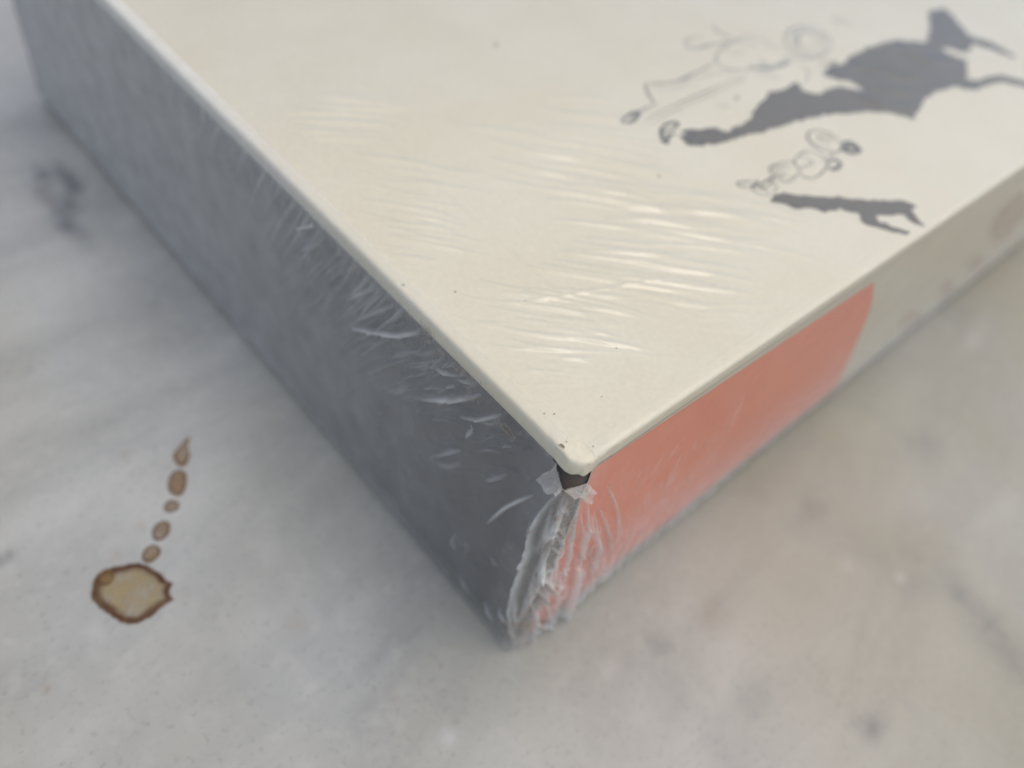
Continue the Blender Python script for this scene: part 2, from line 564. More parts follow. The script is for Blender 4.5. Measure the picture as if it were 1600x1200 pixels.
def cover_wob(V):
    x, y, z = V[..., 0].copy(), V[..., 1].copy(), V[..., 2].copy()
    d = np.hypot(x, y)
    near = np.exp(-(d / 3.2) ** 2)
    # dog-eared, folded paper at the tip
    V[..., 2] += near * (0.14 * vnoise(x, y, 1.3, 11) - 0.12)
    V[..., 0] += near * 0.13 * vnoise(x + z, y, 1.8, 12)
    V[..., 1] += near * 0.13 * vnoise(x, y + z, 1.8, 13)
    # the rim is a little uneven along its length
    rim = np.clip(1 - np.minimum(x, y) / 3.0, 0, 1)
    V[..., 2] += rim * 0.02 * vnoise(x, y, 0.22, 14)
    V[..., 2] = np.minimum(V[..., 2], H + 0.004)
    return V


TOPZ = H - 0.03
prof = [(0.9, H - HB), (0.14, H - HB + 0.005), (0.03, H - HB + 0.07), (0.0, H - HB + 0.2), (0.0, H - 0.8), (0.0, H - 0.4), (0.03, H - 0.25), (0.10, H - 0.11),
        (0.22, H - 0.04), (0.45, H - 0.01), (0.75, H - 0.004), (1.2, H - 0.005), (1.9, H - 0.012), (2.4, H - 0.03), (3.0, TOPZ), (5.0, TOPZ)]
stacked('front_cover', prof, 1.15, CREAM, cover_wob)
stacked('book_body', [(0.20, 2.3), (0.16, 2.5), (0.14, 8), (0.14, H - HB - 0.02), (0.9, H - HB - 0.01)], 1.1, DARK)
stacked('back_cover', [(3.0, 0.02), (2.8, 0.75), (0.3, 1.0), (0.05, 1.2), (0.0, 1.8), (0.1, 2.2), (0.5, 2.35)], 1.5, BASE_PAPER)


def side_y(x, z):
    return 0.08


# paper panel on the right face, its near edge a little ragged
xs = axis_steps([(1.9, 40, 0.5), (40, LX - 0.4, 3)])
zs = np.linspace(2.5, H - HB - 0.01, 40)
XX, ZZ = np.meshgrid(xs, zs, indexing='ij')
YY = np.full_like(XX, 0.03)
XX = XX + (XX < 2.5) * 0.18 * vnoise(ZZ, ZZ * 0, 0.9, 31)
sv_ = np.stack([XX, YY, ZZ], -1).reshape(-1, 3)
link('side_panel', sv_, grid_faces(len(xs), len(zs)), SIDE_PAPER, book)


def sheet_poly(name, pts3, m, parent=book, label=None):
    """flat printed shape from 3-D outline points"""
    tri = tessellate_polygon([[Vector(p) for p in pts3]])
    o = link(name, pts3, [list(t) for t in tri], m, parent, smooth=False)
    if label:
        o['label'] = label
    return o


onY = lambda pts, y: [at(px, py, 1, y) for px, py in pts]
# coral print: its far border is an arc
arc = smooth_line([(1366, 440), (1362, 475), (1345, 520), (1318, 580), (1290, 630), (1262, 668), (1225, 705)], 40)
poly = [(2.15, 0.012, H - HB - 0.015)]
for p in onY(arc, 0.012):
    poly.append((p[0], 0.012, max(2.55, min(p[2], H - HB - 0.015))))
poly.append((poly[-1][0] - 2, 0.012, 2.55))
for i, z in enumerate(np.linspace(2.55, H - HB - 0.2, 26)):
    poly.append((2.15 + 0.22 * random.uniform(-1, 1), 0.012, z))
sheet_poly('coral_print', poly, CORAL, label='coral red patch ending in an arc')
# blurred rose marks farther along the same face
for blob in ([(1548, 352), (1560, 330), (1580, 310), (1600, 300), (1610, 330), (1590, 350), (1572, 372), (1552, 380)],
             [(1468, 455), (1480, 438), (1497, 448), (1488, 470), (1474, 474)], [(1405, 510), (1418, 490), (1440, 486), (1436, 506), (1412, 524)],
             [(1510, 418), (1524, 400), (1538, 404), (1530, 424)]):
    bl = closed(blob)
    sheet_poly('rose_mark', [(p[0], 0.012, min(max(p[2], 2.7), H - HB - .3)) for p in onY(bl, 0.012)], ROSE)

# ---------------------------------------------------------------- the print on the front cover
PZ = H + 0.012
onT = lambda pts, z=PZ: [at(px, py, 2, z) for px, py in pts]


def rough_outline(pts, amp=0.3, step=0.6):
    """subdivide and roughen, like brush ink"""
    p = np.array(onT(pts))[:, :2]
    out = []
    for i in range(len(p)):
        a, b = p[i], p[(i + 1) % len(p)]
        n = max(1, int(np.linalg.norm(b - a) / step))
        for k in range(n):
            q = a + (b - a) * k / n
            out.append(q + rng.uniform(-amp, amp, 2))
    return [(q[0], q[1], PZ) for q in out]


z3 = lambda pts: [(x / 2.286 + 900, y / 2.286) for x, y in pts]
big = z3([(372, 488), (420, 462), (470, 458), (545, 466), (585, 450), (640, 398), (688, 328), (740, 315), (790, 298), (812, 322), (860, 338), (900, 322),
          (930, 306), (985, 318), (1030, 325), (990, 290), (930, 285), (880, 262), (905, 235), (960, 232), (985, 200), (1050, 168), (1140, 140), (1200, 148), (1252, 150),
          (1264, 100), (1258, 40), (1320, 28), (1380, 95), (1402, 125), (1480, 152), (1572, 200), (1566, 208), (1470, 172), (1408, 152),
          (1402, 190), (1385, 190), (1340, 168), (1308, 172), (1330, 190), (1402, 220), (1396, 286), (1440, 284), (1520, 268), (1610, 290), (1700, 330), (1700, 345), (1600, 312),
          (1520, 292), (1415, 322), (1345, 308), (1290, 325), (1250, 352), (1232, 390), (1205, 424), (1150, 408), (1040, 396), (960, 402),
          (880, 412), (800, 432), (720, 456), (640, 474), (560, 498), (440, 522), (405, 520)])
sheet_poly('printed_shadow', rough_outline(big), INK, label='large dark brushed silhouette')
small = z3([(697, 722), (712, 695), (745, 688), (800, 698), (880, 698), (960, 706), (1050, 716), (1120, 714), (1190, 720), (1216, 735), (1196, 752), (1246, 808),
            (1210, 800), (1168, 766), (1130, 768), (1062, 772), (1085, 792), (1150, 812), (1188, 828), (1180, 838), (1110, 822), (1022, 798), (1008, 757),
            (960, 750), (945, 742), (890, 758), (850, 745), (800, 748), (740, 728)])
sheet_poly('printed_shadow', rough_outline(small, 0.22), INK, label='small dark silhouette with raised arms')


def ribbons(name, lines, m, label):
    V = []; F = []
    for pts, w in lines:
        p = smooth_line(z3(pts), 36)
        q = np.array(onT(p))[:, :2]
        t = np.gradient(q, axis=0); t /= np.linalg.norm(t, axis=1)[:, None] + 1e-9
        nn = np.stack([-t[:, 1], t[:, 0]], 1)
        k = np.linspace(0, 1, len(q))
        w = w * (1.0 if m is LINE else 1.3)
        ww = w * (0.35 + 0.65 * np.sin(np.pi * k) ** 0.5) * (1 + 0.25 * np.sin(k * 17 + len(V)))
        b = len(V)
        for a, n_, w_ in zip(q, nn, ww):
            V += [(a[0] + n_[0] * w_, a[1] + n_[1] * w_, PZ + 0.008), (a[0] - n_[0] * w_, a[1] - n_[1] * w_, PZ + 0.008)]
        for i in range(len(q) - 1):
            F.append([b + 2 * i, b + 2 * i + 1, b + 2 * i + 3, b + 2 * i + 2])
    return tag(link(name, V, F, m, book, smooth=False), label)


def ell(cx, cy, rx, ry, tilt=0, a0=0, a1=360, n=12):
    return [(cx + rx * math.cos(math.radians(a)) * math.cos(tilt) - ry * math.sin(math.radians(a)) * math.sin(tilt),
             cy + rx * math.cos(math.radians(a)) * math.sin(tilt) + ry * math.sin(math.radians(a)) * math.cos(tilt))
            for a in np.linspace(a0, a1, n)]


ribbons('line_drawing', [
    (ell(888, 505, 66, 32, 0.42, -20, 330), 0.14), (ell(890, 495, 26, 12, 0.3), 0.06),
    ([(945, 520), (975, 508), (1012, 535), (985, 545), (960, 530), (990, 522), (1005, 540)], 0.42), ([(900, 580), (925, 570), (945, 590), (915, 605), (895, 592)], 0.28),
    ([(862, 488), (880, 498), (905, 492)], 0.06), ([(840, 505), (870, 522), (905, 530)], 0.05), ([(925, 545), (905, 560), (890, 575)], 0.07),
    ([(700, 600), (740, 592), (775, 598)], 0.05), ([(690, 655), (720, 665), (700, 690)], 0.06), ([(800, 560), (835, 570), (850, 590)], 0.05), ([(745, 620), (760, 632), (790, 632)], 0.05),
    ([(850, 540), (810, 545), (780, 575), (800, 600), (850, 580)], 0.10), ([(905, 575), (885, 610), (850, 635), (810, 630), (795, 600)], 0.10),
    ([(780, 575), (730, 582), (690, 600), (700, 612), (750, 600)], 0.10), ([(795, 615), (770, 645), (730, 645), (745, 615)], 0.08),
    ([(730, 620), (690, 640), (655, 665)], 0.14), ([(720, 635), (680, 668), (640, 668)], 0.10), (ell(610, 658, 36, 10, 0.05), 0.10), (ell(660, 683, 34, 10, 0.35), 0.07),
    ([(640, 640), (650, 655), (625, 665)], 0.15), ([(850, 540), (880, 560), (900, 590)], 0.07), ([(690, 600), (700, 640), (660, 650)], 0.06)],
    LINE, 'small outlined figure with a round head')
ribbons('line_drawing', [
    ([(490, 228), (420, 262), (350, 292), (245, 300)], 0.13), ([(245, 300), (258, 335), (282, 372)], 0.14), ([(282, 372), (220, 398), (160, 428)], 0.10),
    ([(160, 432), (185, 440), (215, 420), (225, 400), (190, 410), (165, 430)], 0.22), ([(230, 440), (340, 380), (470, 325), (620, 262)], 0.06),
    ([(250, 452), (360, 392), (490, 335), (610, 285)], 0.05), ([(205, 420), (300, 375)], 0.06), ([(500, 190), (505, 230), (560, 250), (620, 245), (690, 235)], 0.10),
    ([(500, 200), (530, 165), (590, 145), (650, 165)], 0.08), (ell(830, 150, 85, 55, 0.2), 0.10), (ell(835, 150, 60, 40, 0.1), 0.08), (ell(820, 140, 40, 28, 0.4), 0.06),
    ([(620, 235), (660, 245), (720, 240), (770, 215)], 0.2), ([(385, 165), (430, 172), (480, 160), (560, 150)], 0.14), ([(385, 160), (400, 140), (450, 130)], 0.08),
    ([(560, 150), (600, 130), (660, 140), (700, 165), (745, 175)], 0.06), ([(690, 238), (730, 222), (760, 200)], 0.07), ([(640, 262), (690, 268), (730, 280)], 0.07),
    ([(350, 300), (420, 280), (500, 262), (560, 262)], 0.05), ([(255, 312), (330, 318), (420, 300)], 0.045), ([(300, 400), (420, 345), (520, 300)], 0.045),
    ([(770, 110), (800, 130), (790, 160), (830, 170)], 0.06), ([(840, 115), (880, 130), (870, 165)], 0.06), ([(745, 195), (790, 210), (850, 205), (900, 185)], 0.07),
    ([(800, 230), (830, 260), (815, 300)], 0.06), ([(870, 210), (905, 215)], 0.06), ([(530, 170), (560, 190), (600, 185)], 0.05), ([(655, 215), (665, 228), (690, 222)], 0.10),
    ([(485, 90), (510, 115), (570, 140)], 0.12), ([(560, 350), (580, 345), (570, 360)], 0.08), ([(500, 375), (530, 380), (545, 378)], 0.06), ([(915, 70), (950, 75), (985, 88)], 0.14)],
    PALE, 'larger pale outlined figure beside its dark silhouette')
ribbons('inked_shoe', [
    ([(300, 460), (330, 440), (365, 438), (345, 462), (310, 465), (305, 470), (312, 505), (325, 510), (330, 485), (345, 480), (360, 478)], 0.26)],
    LINE, 'dark shoe left of the brushed silhouette')
ribbons('inked_shoe', [
    ([(375, 470), (430, 468), (395, 500), (430, 515), (460, 500)], 0.35)], LINE, 'dark shoe where the silhouette begins')
ribbons('ink_scribble', [([(870, 235), (930, 220), (900, 250), (980, 225), (940, 262), (1000, 240)], 0.16)],
    LINE, 'grey scribble beside the silhouette')

# ---------------------------------------------------------------- shrink wrap: top sheet
tx = axis_steps([(1.2, 62, 0.17), (62, 90, 0.6), (90, LX - 1, 3)])
ty = axis_steps([(1.2, 48, 0.17), (48, 70, 0.6), (70, LY - 1, 3)])
TX, TY = np.meshgrid(tx, ty, indexing='ij')
TH = np.zeros_like(TX); TM = np.full_like(TX, 0.0)


def px_stroke(pts, w, h, mk, n=24, ax=2, val=H):
    q = smooth_line(pts, n)
    P = np.array([at(a, b, ax, val) for a, b in q])
    return P


def top_stroke(pts, w, h, mk=0.0):
    return (px_stroke(pts, w, h, mk)[:, :2], w, h, mk)


strokes = []


def patch(x0, y0, x1, y1, n, length, ang, w, h, skew=0.0):
    n = int(n * 2.2); w *= 0.72; h *= 1.5
    """wrinkles lying side by side; the patch leans like the photographed ones"""
    for i in range(n):
        f = (i + random.uniform(-0.3, 0.3)) / max(1, n - 1)
        cy = y0 + (y1 - y0) * f
        cx = x0 + (x1 - x0) * random.uniform(0.30, 0.70) + skew * (f - 0.5)
        L = length * random.uniform(0.55, 1.15)
        a = math.radians(ang + random.uniform(-3, 3))
        b = random.uniform(-5, 5)
        dx, dy = math.cos(a) * L / 2, math.sin(a) * L / 2
        strokes.append(top_stroke([(cx - dx, cy - dy), (cx - dx * .3, cy - dy * .3 + b), (cx + dx * .4, cy + dy * .4 + b), (cx + dx, cy + dy)],
                                  w * random.uniform(0.8, 1.25), h * random.uniform(0.6, 1.2), 0.0))


patch(540, 318, 760, 402, 8, 140, 11, 0.34, 0.10)
patch(700, 210, 1090, 325, 10, 230, 10, 0.50, 0.12, 60)
patch(560, 255, 760, 300, 3, 160, 9, 0.4, 0.07)
patch(840, 335, 1220, 470, 12, 240, 8, 0.42, 0.13, -60)
patch(960, 300, 1260, 350, 5, 200, 8, 0.42, 0.08)
patch(700, 455, 1060, 540, 9, 190, 11, 0.33, 0.12, 50)
patch(790, 555, 950, 590, 4, 90, 5, 0.24, 0.07)
patch(1060, 480, 1230, 530, 4, 120, 2, 0.3, 0.05)
patch(430, 150, 640, 215, 5, 150, 4, 0.5, 0.07)
patch(820, 160, 1000, 205, 3, 160, 5, 0.5, 0.05)
patch(1300, 70, 1480, 165, 12, 95, 16, 0.6, 0.12, -60)
patch(640, 600, 900, 690, 6, 90, 3, 0.22, 0.03)
patch(1130, 340, 1290, 400, 4, 120, 12, 0.4, 0.05)
for pts, w, h, mk in (
        ([(711, 459), (782, 473), (852, 469), (950, 451), (1087, 432)], .17, .13, .10),
        ([(706, 491), (743, 504), (813, 505)], .14, .12, .12),
        ([(684, 510), (740, 509), (800, 512)], .14, .10, .08),
        ([(696, 522), (774, 542), (852, 547), (990, 551)], .17, .16, .14),
        ([(760, 603), (821, 601), (911, 600)], .12, .08, .06),
        ([(820, 565), (830, 578), (848, 582)], .11, .10, .10),
        ([(960, 545), (1020, 556), (1080, 560)], .13, .08, .05),
        ([(567, 189), (668, 279), (774, 373), (825, 416), (931, 510), (1033, 616)], .30, .022, .03),
        ([(560, 330), (600, 342), (680, 360)], .13, .09, .06),
        ([(550, 385), (600, 392), (650, 388)], .12, .07, .05),
        ([(960, 470), (1040, 478), (1110, 505)], .16, .10, .05),
        ([(700, 640), (780, 640), (850, 648)], .12, .05, .04),
        ([(900, 650), (960, 662), (1010, 655)], .13, .05, .04)):
    strokes.append(top_stroke(pts, w, h, mk))
add_strokes(TX, TY, TH, TM, strokes)
TH = np.maximum(TH + 0.035 * vnoise(TX, TY, 0.10, 41) + 0.012 * vnoise(TX, TY, 0.45, 42), -0.012)
# the film lies down on the cover at its border
edge = np.clip((np.minimum(TX, TY) - 1.2) / 2.5, 0, 1)
base = np.interp(np.minimum(TX, TY), [0, 1.1, 1.5, 1.9, 2.3, 2.8, 3.4], [H + .02, H + 0.03, H + .03, H + .03, H + .03, H + .03, H + .03]) + 0.03
TZ = base + TH * (0.15 + 0.85 * edge)
tip = (TX + TY + 0.5 * vnoise(TX, TY, 1.5, 9)) > 3.6
keepv = tip
kf = keepv[:-1, :-1] & keepv[1:, :-1] & keepv[:-1, 1:] & keepv[1:, 1:]
TM = TM + 0.035 + 0.02 * vnoise(TX, TY, 0.08, 44)
wrap = link('shrink_wrap', np.stack([TX, TY, TZ], -1).reshape(-1, 3), grid_faces(len(tx), len(ty), kf), FILM, book,
            attrs={'milk_sheen': np.clip(TM, 0, 1), 'stain': np.zeros_like(TM)})
wrap['label'] = 'clear film over the cream cover with slanting ripples'

# ---------------------------------------------------------------- shrink wrap: side sheet, round the corner and torn there
aa = axis_steps([(-LY + 2, -70, 3), (-70, -45, 0.6), (-45, -28, 0.17), (-28, 14, 0.12), (14, 26, 0.17), (26, 60, 0.6), (60, LX - 2, 3)])
# v runs from the rim of the top (0) over the edge and down to the marble
vprof = [(0.0, 1.3, H + 0.065)]
for ins, z in ((1.0, H + 0.06), (0.6, H + 0.05), (0.28, H + 0.02), (0.05, H - 0.10), (-0.06, H - 0.30), (-0.09, H - 0.7), (-0.09, H - 1.15), (-0.10, H - 1.6), (-0.10, H - 2.2)):
    vprof.append((0, ins, z))
for z in axis_steps([(0.06, H - 2.35, 0.13)])[::-1]:
    vprof.append((1, -0.10, z))
vi = np.array([p[1] for p in vprof]); vz = np.array([p[2] for p in vprof])
A, _ = np.meshgrid(aa, vz, indexing='ij')
INS = np.broadcast_to(vi, A.shape).copy(); VZ = np.broadcast_to(vz, A.shape).copy()
WH = np.zeros_like(A); WM = np.zeros_like(A); WS = 0.30 * np.exp(-((A - 0.6) / 1.3) ** 2) * (VZ < H - 4) * np.clip(0.6 + vnoise(A, VZ, 0.7, 58), 0, 1)
Rr = np.clip(np.interp(VZ, [0, 6, H - HB - 1, H - HB + .3], [0.9, 1.3, 1.2, 1.4]), 0.3, 3)


def wall_pos(A, R, off, VZ):
    c = math.pi / 4 * R
    th = np.clip(A / np.maximum(c, 1e-6), -1, 1) * (math.pi / 4)     # -45..45 degrees
    # centre of rounding at (R, R); outward direction turns from -x to -y
    ang = math.pi + math.pi / 4 + th
    nx, ny = np.cos(ang), np.sin(ang)
    x = R + R * nx; y = R + R * ny
    x = x + np.maximum(A - c, 0); y = y + np.maximum(-A - c, 0)
    return np.stack([x + nx * off, y + ny * off, VZ], -1), nx, ny


def left_px(px, py):
    p = at(px, py, 0, -0.1)
    return (-(p[1] - 1.5 + math.pi / 4 * 1.5), p[2])


def right_px(px, py):
    p = at(px, py, 1, -0.1)
    return ((p[0] - 1.5 + math.pi / 4 * 1.5), p[2])


def corner_px(px, py):
    """nearest of the two faces, joined at the vertical edge"""
    l = at(px, py, 0, -0.1); r = at(px, py, 1, -0.1)
    if l[1] > 0.0:
        return left_px(px, py)
    if r[0] > 0.0:
        return right_px(px, py)
    return (0.0, l[2])


def wst(f, pts, w, h, mk=0.0):
    return (smooth_line([f(*p) for p in pts], 24), w, h, mk)


ws = []
L_ = left_px
# folds below the rim, whitened creases with glints painted in, read off the photograph
for pts, w, h, mk in (
        ([(672, 515), (645, 520), (620, 522), (590, 517), (548, 511)], .32, .55, .25),
        ([(618, 475), (587, 488), (557, 500)], .30, .42, .12), ([(632, 486), (618, 497), (602, 504)], .26, .35, .08),
        ([(602, 456), (580, 474), (562, 497)], .22, .30, .12), ([(590, 450), (565, 458), (541, 470)], .30, .40, .12),
        ([(755, 616), (713, 622), (655, 623)], .36, .50, .22), ([(792, 645), (750, 653), (718, 650)], .26, .38, .18),
        ([(718, 588), (700, 582), (678, 573)], .24, .30, .15), ([(765, 599), (730, 597), (712, 591)], .18, .26, .18), ([(712, 601), (700, 603)], .2, .25, .1),
        ([(738, 660), (737, 672), (728, 684)], .18, .22, .2), ([(835, 771), (793, 790), (760, 818)], .24, .42, .40),
        ([(795, 738), (775, 746), (757, 750)], .35, .30, .12), ([(735, 668), (727, 683)], .14, .15, .2),
        ([(722, 702), (700, 706), (680, 712)], .32, .35, .15), ([(722, 722), (700, 727), (682, 722)], .40, .35, .10), ([(683, 706), (676, 716), (684, 726)], .2, .2, .05),
        ([(714, 830), (709, 845), (716, 862)], .30, .35, .08), ([(728, 838), (732, 855), (724, 870)], .26, .25, .05),
        ([(768, 866), (779, 885)], .28, .30, .05), ([(757, 935), (772, 970)], .34, .4, .08), ([(780, 945), (795, 975)], .32, .4, .10), ([(716, 890), (735, 930)], .4, .3, .05),
        ([(640, 600), (620, 612), (600, 606)], .5, .15, .05), ([(690, 545), (665, 552), (640, 548)], .35, .18, .06),
        ([(700, 552), (672, 575)], .2, .2, .08), ([(703, 563), (690, 575)], .16, .18, .08),
        ([(460, 358), (487, 352), (500, 354)], .16, .18, .3), ([(512, 367), (500, 380), (470, 392)], .25, .22, .06)):
    ws.append(wst(L_, pts, w * 0.8, h * 1.2, min(.9, mk * 3.2)))
# fringe of short pleats hanging from the rim
x_e = 262.0
while x_e < 860:
    y_e = x_e - 147 + 1
    k = (x_e - 262) / 600
    n_len = 32 + 70 * math.sin(math.pi * min(1, k * 1.15)) ** 1.4
    n_len *= random.uniform(0.6, 1.15)
    if x_e > 640:
        n_len *= 0.55
    ang = math.radians(np.interp(x_e, [262, 420, 540, 640, 760, 860], [100, 112, 130, 155, 165, 200]) + random.uniform(-7, 7))
    dx, dy = math.cos(ang) * n_len, math.sin(ang) * n_len
    b = random.uniform(-4, 4)
    w = np.interp(x_e, [262, 450, 600, 860], [0.30, 0.30, 0.24, 0.16]) * random.uniform(0.7, 1.3)
    h = np.interp(x_e, [262, 420, 600, 700, 860], [0.16, 0.26, 0.26, 0.12, 0.07]) * random.uniform(0.6, 1.3)
    ws.append((smooth_line([L_(x_e, y_e), L_(x_e + dx * .5 + b, y_e + dy * .5 + b), L_(x_e + dx, y_e + dy)], 16), w, -h * 1.25, random.choice((0, 0.1, 0.22, 0.34))))
    x_e += random.uniform(8, 13) * (1.0 if x_e < 640 else 1.5)
for _i in range(170):
    px = random.uniform(500, 850); d = abs(random.gauss(0, 1)) * 55 + 6
    py = px - 146 + d * 0.75; px -= d * 0.75
    ang = math.radians(np.interp(px, [400, 520, 640, 760, 860], [118, 138, 165, 178, 192]) + random.gauss(0, 9))
    L = random.uniform(12, 55)
    if px < 420 or py > 830:
        continue
    b = random.uniform(-5, 5)
    ws.append(wst(L_, [(px, py), (px + math.cos(ang) * L * .5, py + math.sin(ang) * L * .5 + b), (px + math.cos(ang) * L, py + math.sin(ang) * L)],
                  random.uniform(.07, .18), random.uniform(.08, .30), random.choice((0, 0, 0, .1, .2, .35)) * math.exp(-d / 70)))
# crumple scattered over the lower near part of the left face
for _i in range(110):
    px = random.uniform(560, 850); py = random.uniform(540, 1010)
    a, z = left_px(px, py)
    if not (-34 < a < -1 and 0.5 < z < H - 4):
        continue
    ang = random.gauss(math.radians(78), 0.5)
    L = random.uniform(8, 34)
    dx, dy = math.cos(ang) * L / 2, math.sin(ang) * L / 2
    b = random.uniform(-4, 4)
    near = math.exp(-((a + 1) / 13.0) ** 2)
    ws.append(wst(L_, [(px - dx, py - dy), (px + b, py), (px + dx, py + dy)], random.uniform(.14, .4), random.uniform(.06, .22) * (0.35 + near), random.uniform(0, .12) * near))
# folds gathered along the torn vertical edge
C_ = corner_px
Q = lambda pts: [(x / 3 + 650, y / 3 + 650) for x, y in pts]
for pts, w, h, mk in (
        (Q([(680, 350), (630, 395), (562, 500), (546, 600), (490, 760), (452, 900), (440, 1090)]), .42, .95, .60),
        (Q([(690, 352), (645, 480), (600, 580), (577, 655)]), .20, .70, .50),
        (Q([(577, 655), (600, 740), (640, 835)]), .24, .8, .55), (Q([(562, 690), (575, 790), (610, 900), (625, 1000)]), .26, .8, .50),
        (Q([(780, 350), (745, 440), (715, 560), (690, 680), (640, 800)]), .28, .7, .45), (Q([(740, 640), (728, 760), (690, 900), (640, 1010)]), .55, 1.3, .60),
        (Q([(805, 400), (790, 520), (755, 690)]), .24, .75, .45), (Q([(832, 430), (840, 550), (822, 680), (806, 840)]), .24, .7, .40),
        (Q([(858, 425), (880, 490), (905, 570), (910, 645)]), .20, .62, .45), (Q([(890, 310), (938, 430), (940, 560), (900, 655)]), .22, .50, .30),
        (Q([(700, 780), (660, 800), (640, 900)]), .2, .6, .4), (Q([(540, 930), (560, 960), (590, 975), (640, 960)]), .25, .6, .45),
        (Q([(480, 800), (468, 900), (455, 1000)]), .2, .5, .4), (Q([(520, 850), (545, 960), (540, 1050)]), .26, .6, .4),
        (Q([(540, 480), (530, 560), (536, 640)]), .2, .35, .3), (Q([(640, 460), (690, 460), (720, 470)]), .18, .3, .3), (Q([(620, 500), (660, 540), (690, 555)]), .16, .3, .25),
        (Q([(600, 580), (650, 570), (680, 600)]), .18, .3, .35), (Q([(610, 640), (650, 620), (670, 640)]), .18, .25, .3), (Q([(640, 540), (620, 500)]), .14, .2, .3),
        (Q([(960, 470), (950, 560), (920, 620)]), .2, .35, .15), (Q([(1000, 420), (985, 520), (960, 570)]), .25, .25, .1),
        (Q([(770, 380), (800, 350), (815, 320)]), .2, .5, .5)):
    ws.append(wst(C_, pts, w * 0.62, h * 0.9, min(0.98, mk * 2.4)))
for _i in range(70):
    # thin creases gathered below the tear, fanning out towards the foot
    k = random.random()
    x0 = 868 + 62 * k + random.uniform(-4, 4); y0 = 775 + random.uniform(-5, 110)
    x1 = 800 + 150 * k ** 1.2 + random.uniform(-8, 8); y1 = 1012 - 100 * k ** 1.1 + random.uniform(-60, 0)
    f0 = random.uniform(0, .5); f1 = f0 + random.uniform(.25, .6)
    pp = [(x0 + (x1 - x0) * f + random.uniform(-4, 4), y0 + (y1 - y0) * f) for f in np.linspace(f0, min(1, f1), 4)]
    ws.append(wst(C_, pp, random.uniform(.10, .24), random.uniform(.12, .36), random.uniform(.35, 1.0)))
# little vertical pleats and the ruffle along the foot of the right face
a = 2.5
while a < 34:
    zt = random.uniform(4, 15) * (1.0 if a < 20 else 0.7)
    lean = random.uniform(-1.2, 1.2)
    ws.append((smooth_line([(a, 0.5), (a + lean * .4, zt * .5), (a + lean, zt)], 12), random.uniform(.16, .36), -random.uniform(.25, .55) * (1 if a < 18 else .6), random.uniform(.2, .7) * (1 if a < 20 else .6)))
    a += random.uniform(0.45, 1.25)
for _i in range(120):
    a0 = random.uniform(2, 26); z0 = random.uniform(8, 27)
    ws.append((smooth_line([(a0, z0), (a0 + random.uniform(-.4, .4), z0 - 1.5), (a0 + random.uniform(-.8, .8), z0 - random.uniform(2.5, 5))], 10),
               random.uniform(.15, .4), random.uniform(.04, .16) * math.exp(-a0 / 16), random.choice((0, .1, .25))))
add_strokes(A, VZ, WH, WM, ws)
below = np.clip((H - HB + 0.2 - VZ) / 0.8, 0, 1)
WH *= 0.10 + 0.90 * below
WM *= 0.35 + 0.65 * below
# folds near the edge swell; everything else stays tight on the book
nearc = np.exp(-(A / 4.0) ** 2)
WH += below * nearc * 0.14 * (0.4 + vnoise(A, VZ, 0.9, 51)) * np.clip((H - 4 - VZ) / 8, 0, 1)
foot = np.exp(-(VZ / 2.2) ** 2)
WH += foot * np.clip(A / 6 + 0.15, 0, 1) * (0.28 + 0.25 * vnoise(A, A * 0, 0.8, 52)) * np.exp(-np.maximum(A, 0) / 40)
WH += below * (0.06 * vnoise(A, VZ, 0.35, 53) + 0.03 * vnoise(A, VZ, 1.1, 54)) * np.interp(A, [-70, -35, 0, 30, 60], [.3, .8, 1, .8, .3])
WH = np.maximum(WH, -0.03)
# whitening of the stretched film, plus sky sheen painted in towards far left
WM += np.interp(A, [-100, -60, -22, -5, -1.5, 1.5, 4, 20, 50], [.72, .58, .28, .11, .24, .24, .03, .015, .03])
WM += foot * np.clip(A / 3 + 0.7, 0, 1) * np.clip((15 - A) / 9, 0.05, 1) * 0.50 * (0.7 + 0.5 * vnoise(A, VZ, 0.8, 55))
low_r = np.clip((20 - VZ) / 20, 0, 1) * np.clip(A / 4, 0, 1)
WM += low_r ** 1.4 * 0.50
WM += below * 0.03 * vnoise(A, VZ, 0.5, 56)
WM += 0.95 * np.clip((-A - 22) / 40, 0, 1) * np.clip(1 - np.abs(VZ - (H - 0.6)) / 0.9, 0, 1)   # bright sky highlight painted along the far edge
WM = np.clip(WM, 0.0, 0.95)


def stain_at(f, px, py, r, amp, asp=1.0, seed=1):
    a0, z0 = f(px, py)
    da = (A - a0); dz = (VZ - z0) * asp
    rr = np.hypot(da, dz) / r + 0.45 * vnoise(A, VZ, 1.7, seed)
    np.maximum(WS, amp * np.clip(1.25 - rr, 0, 1), out=WS)


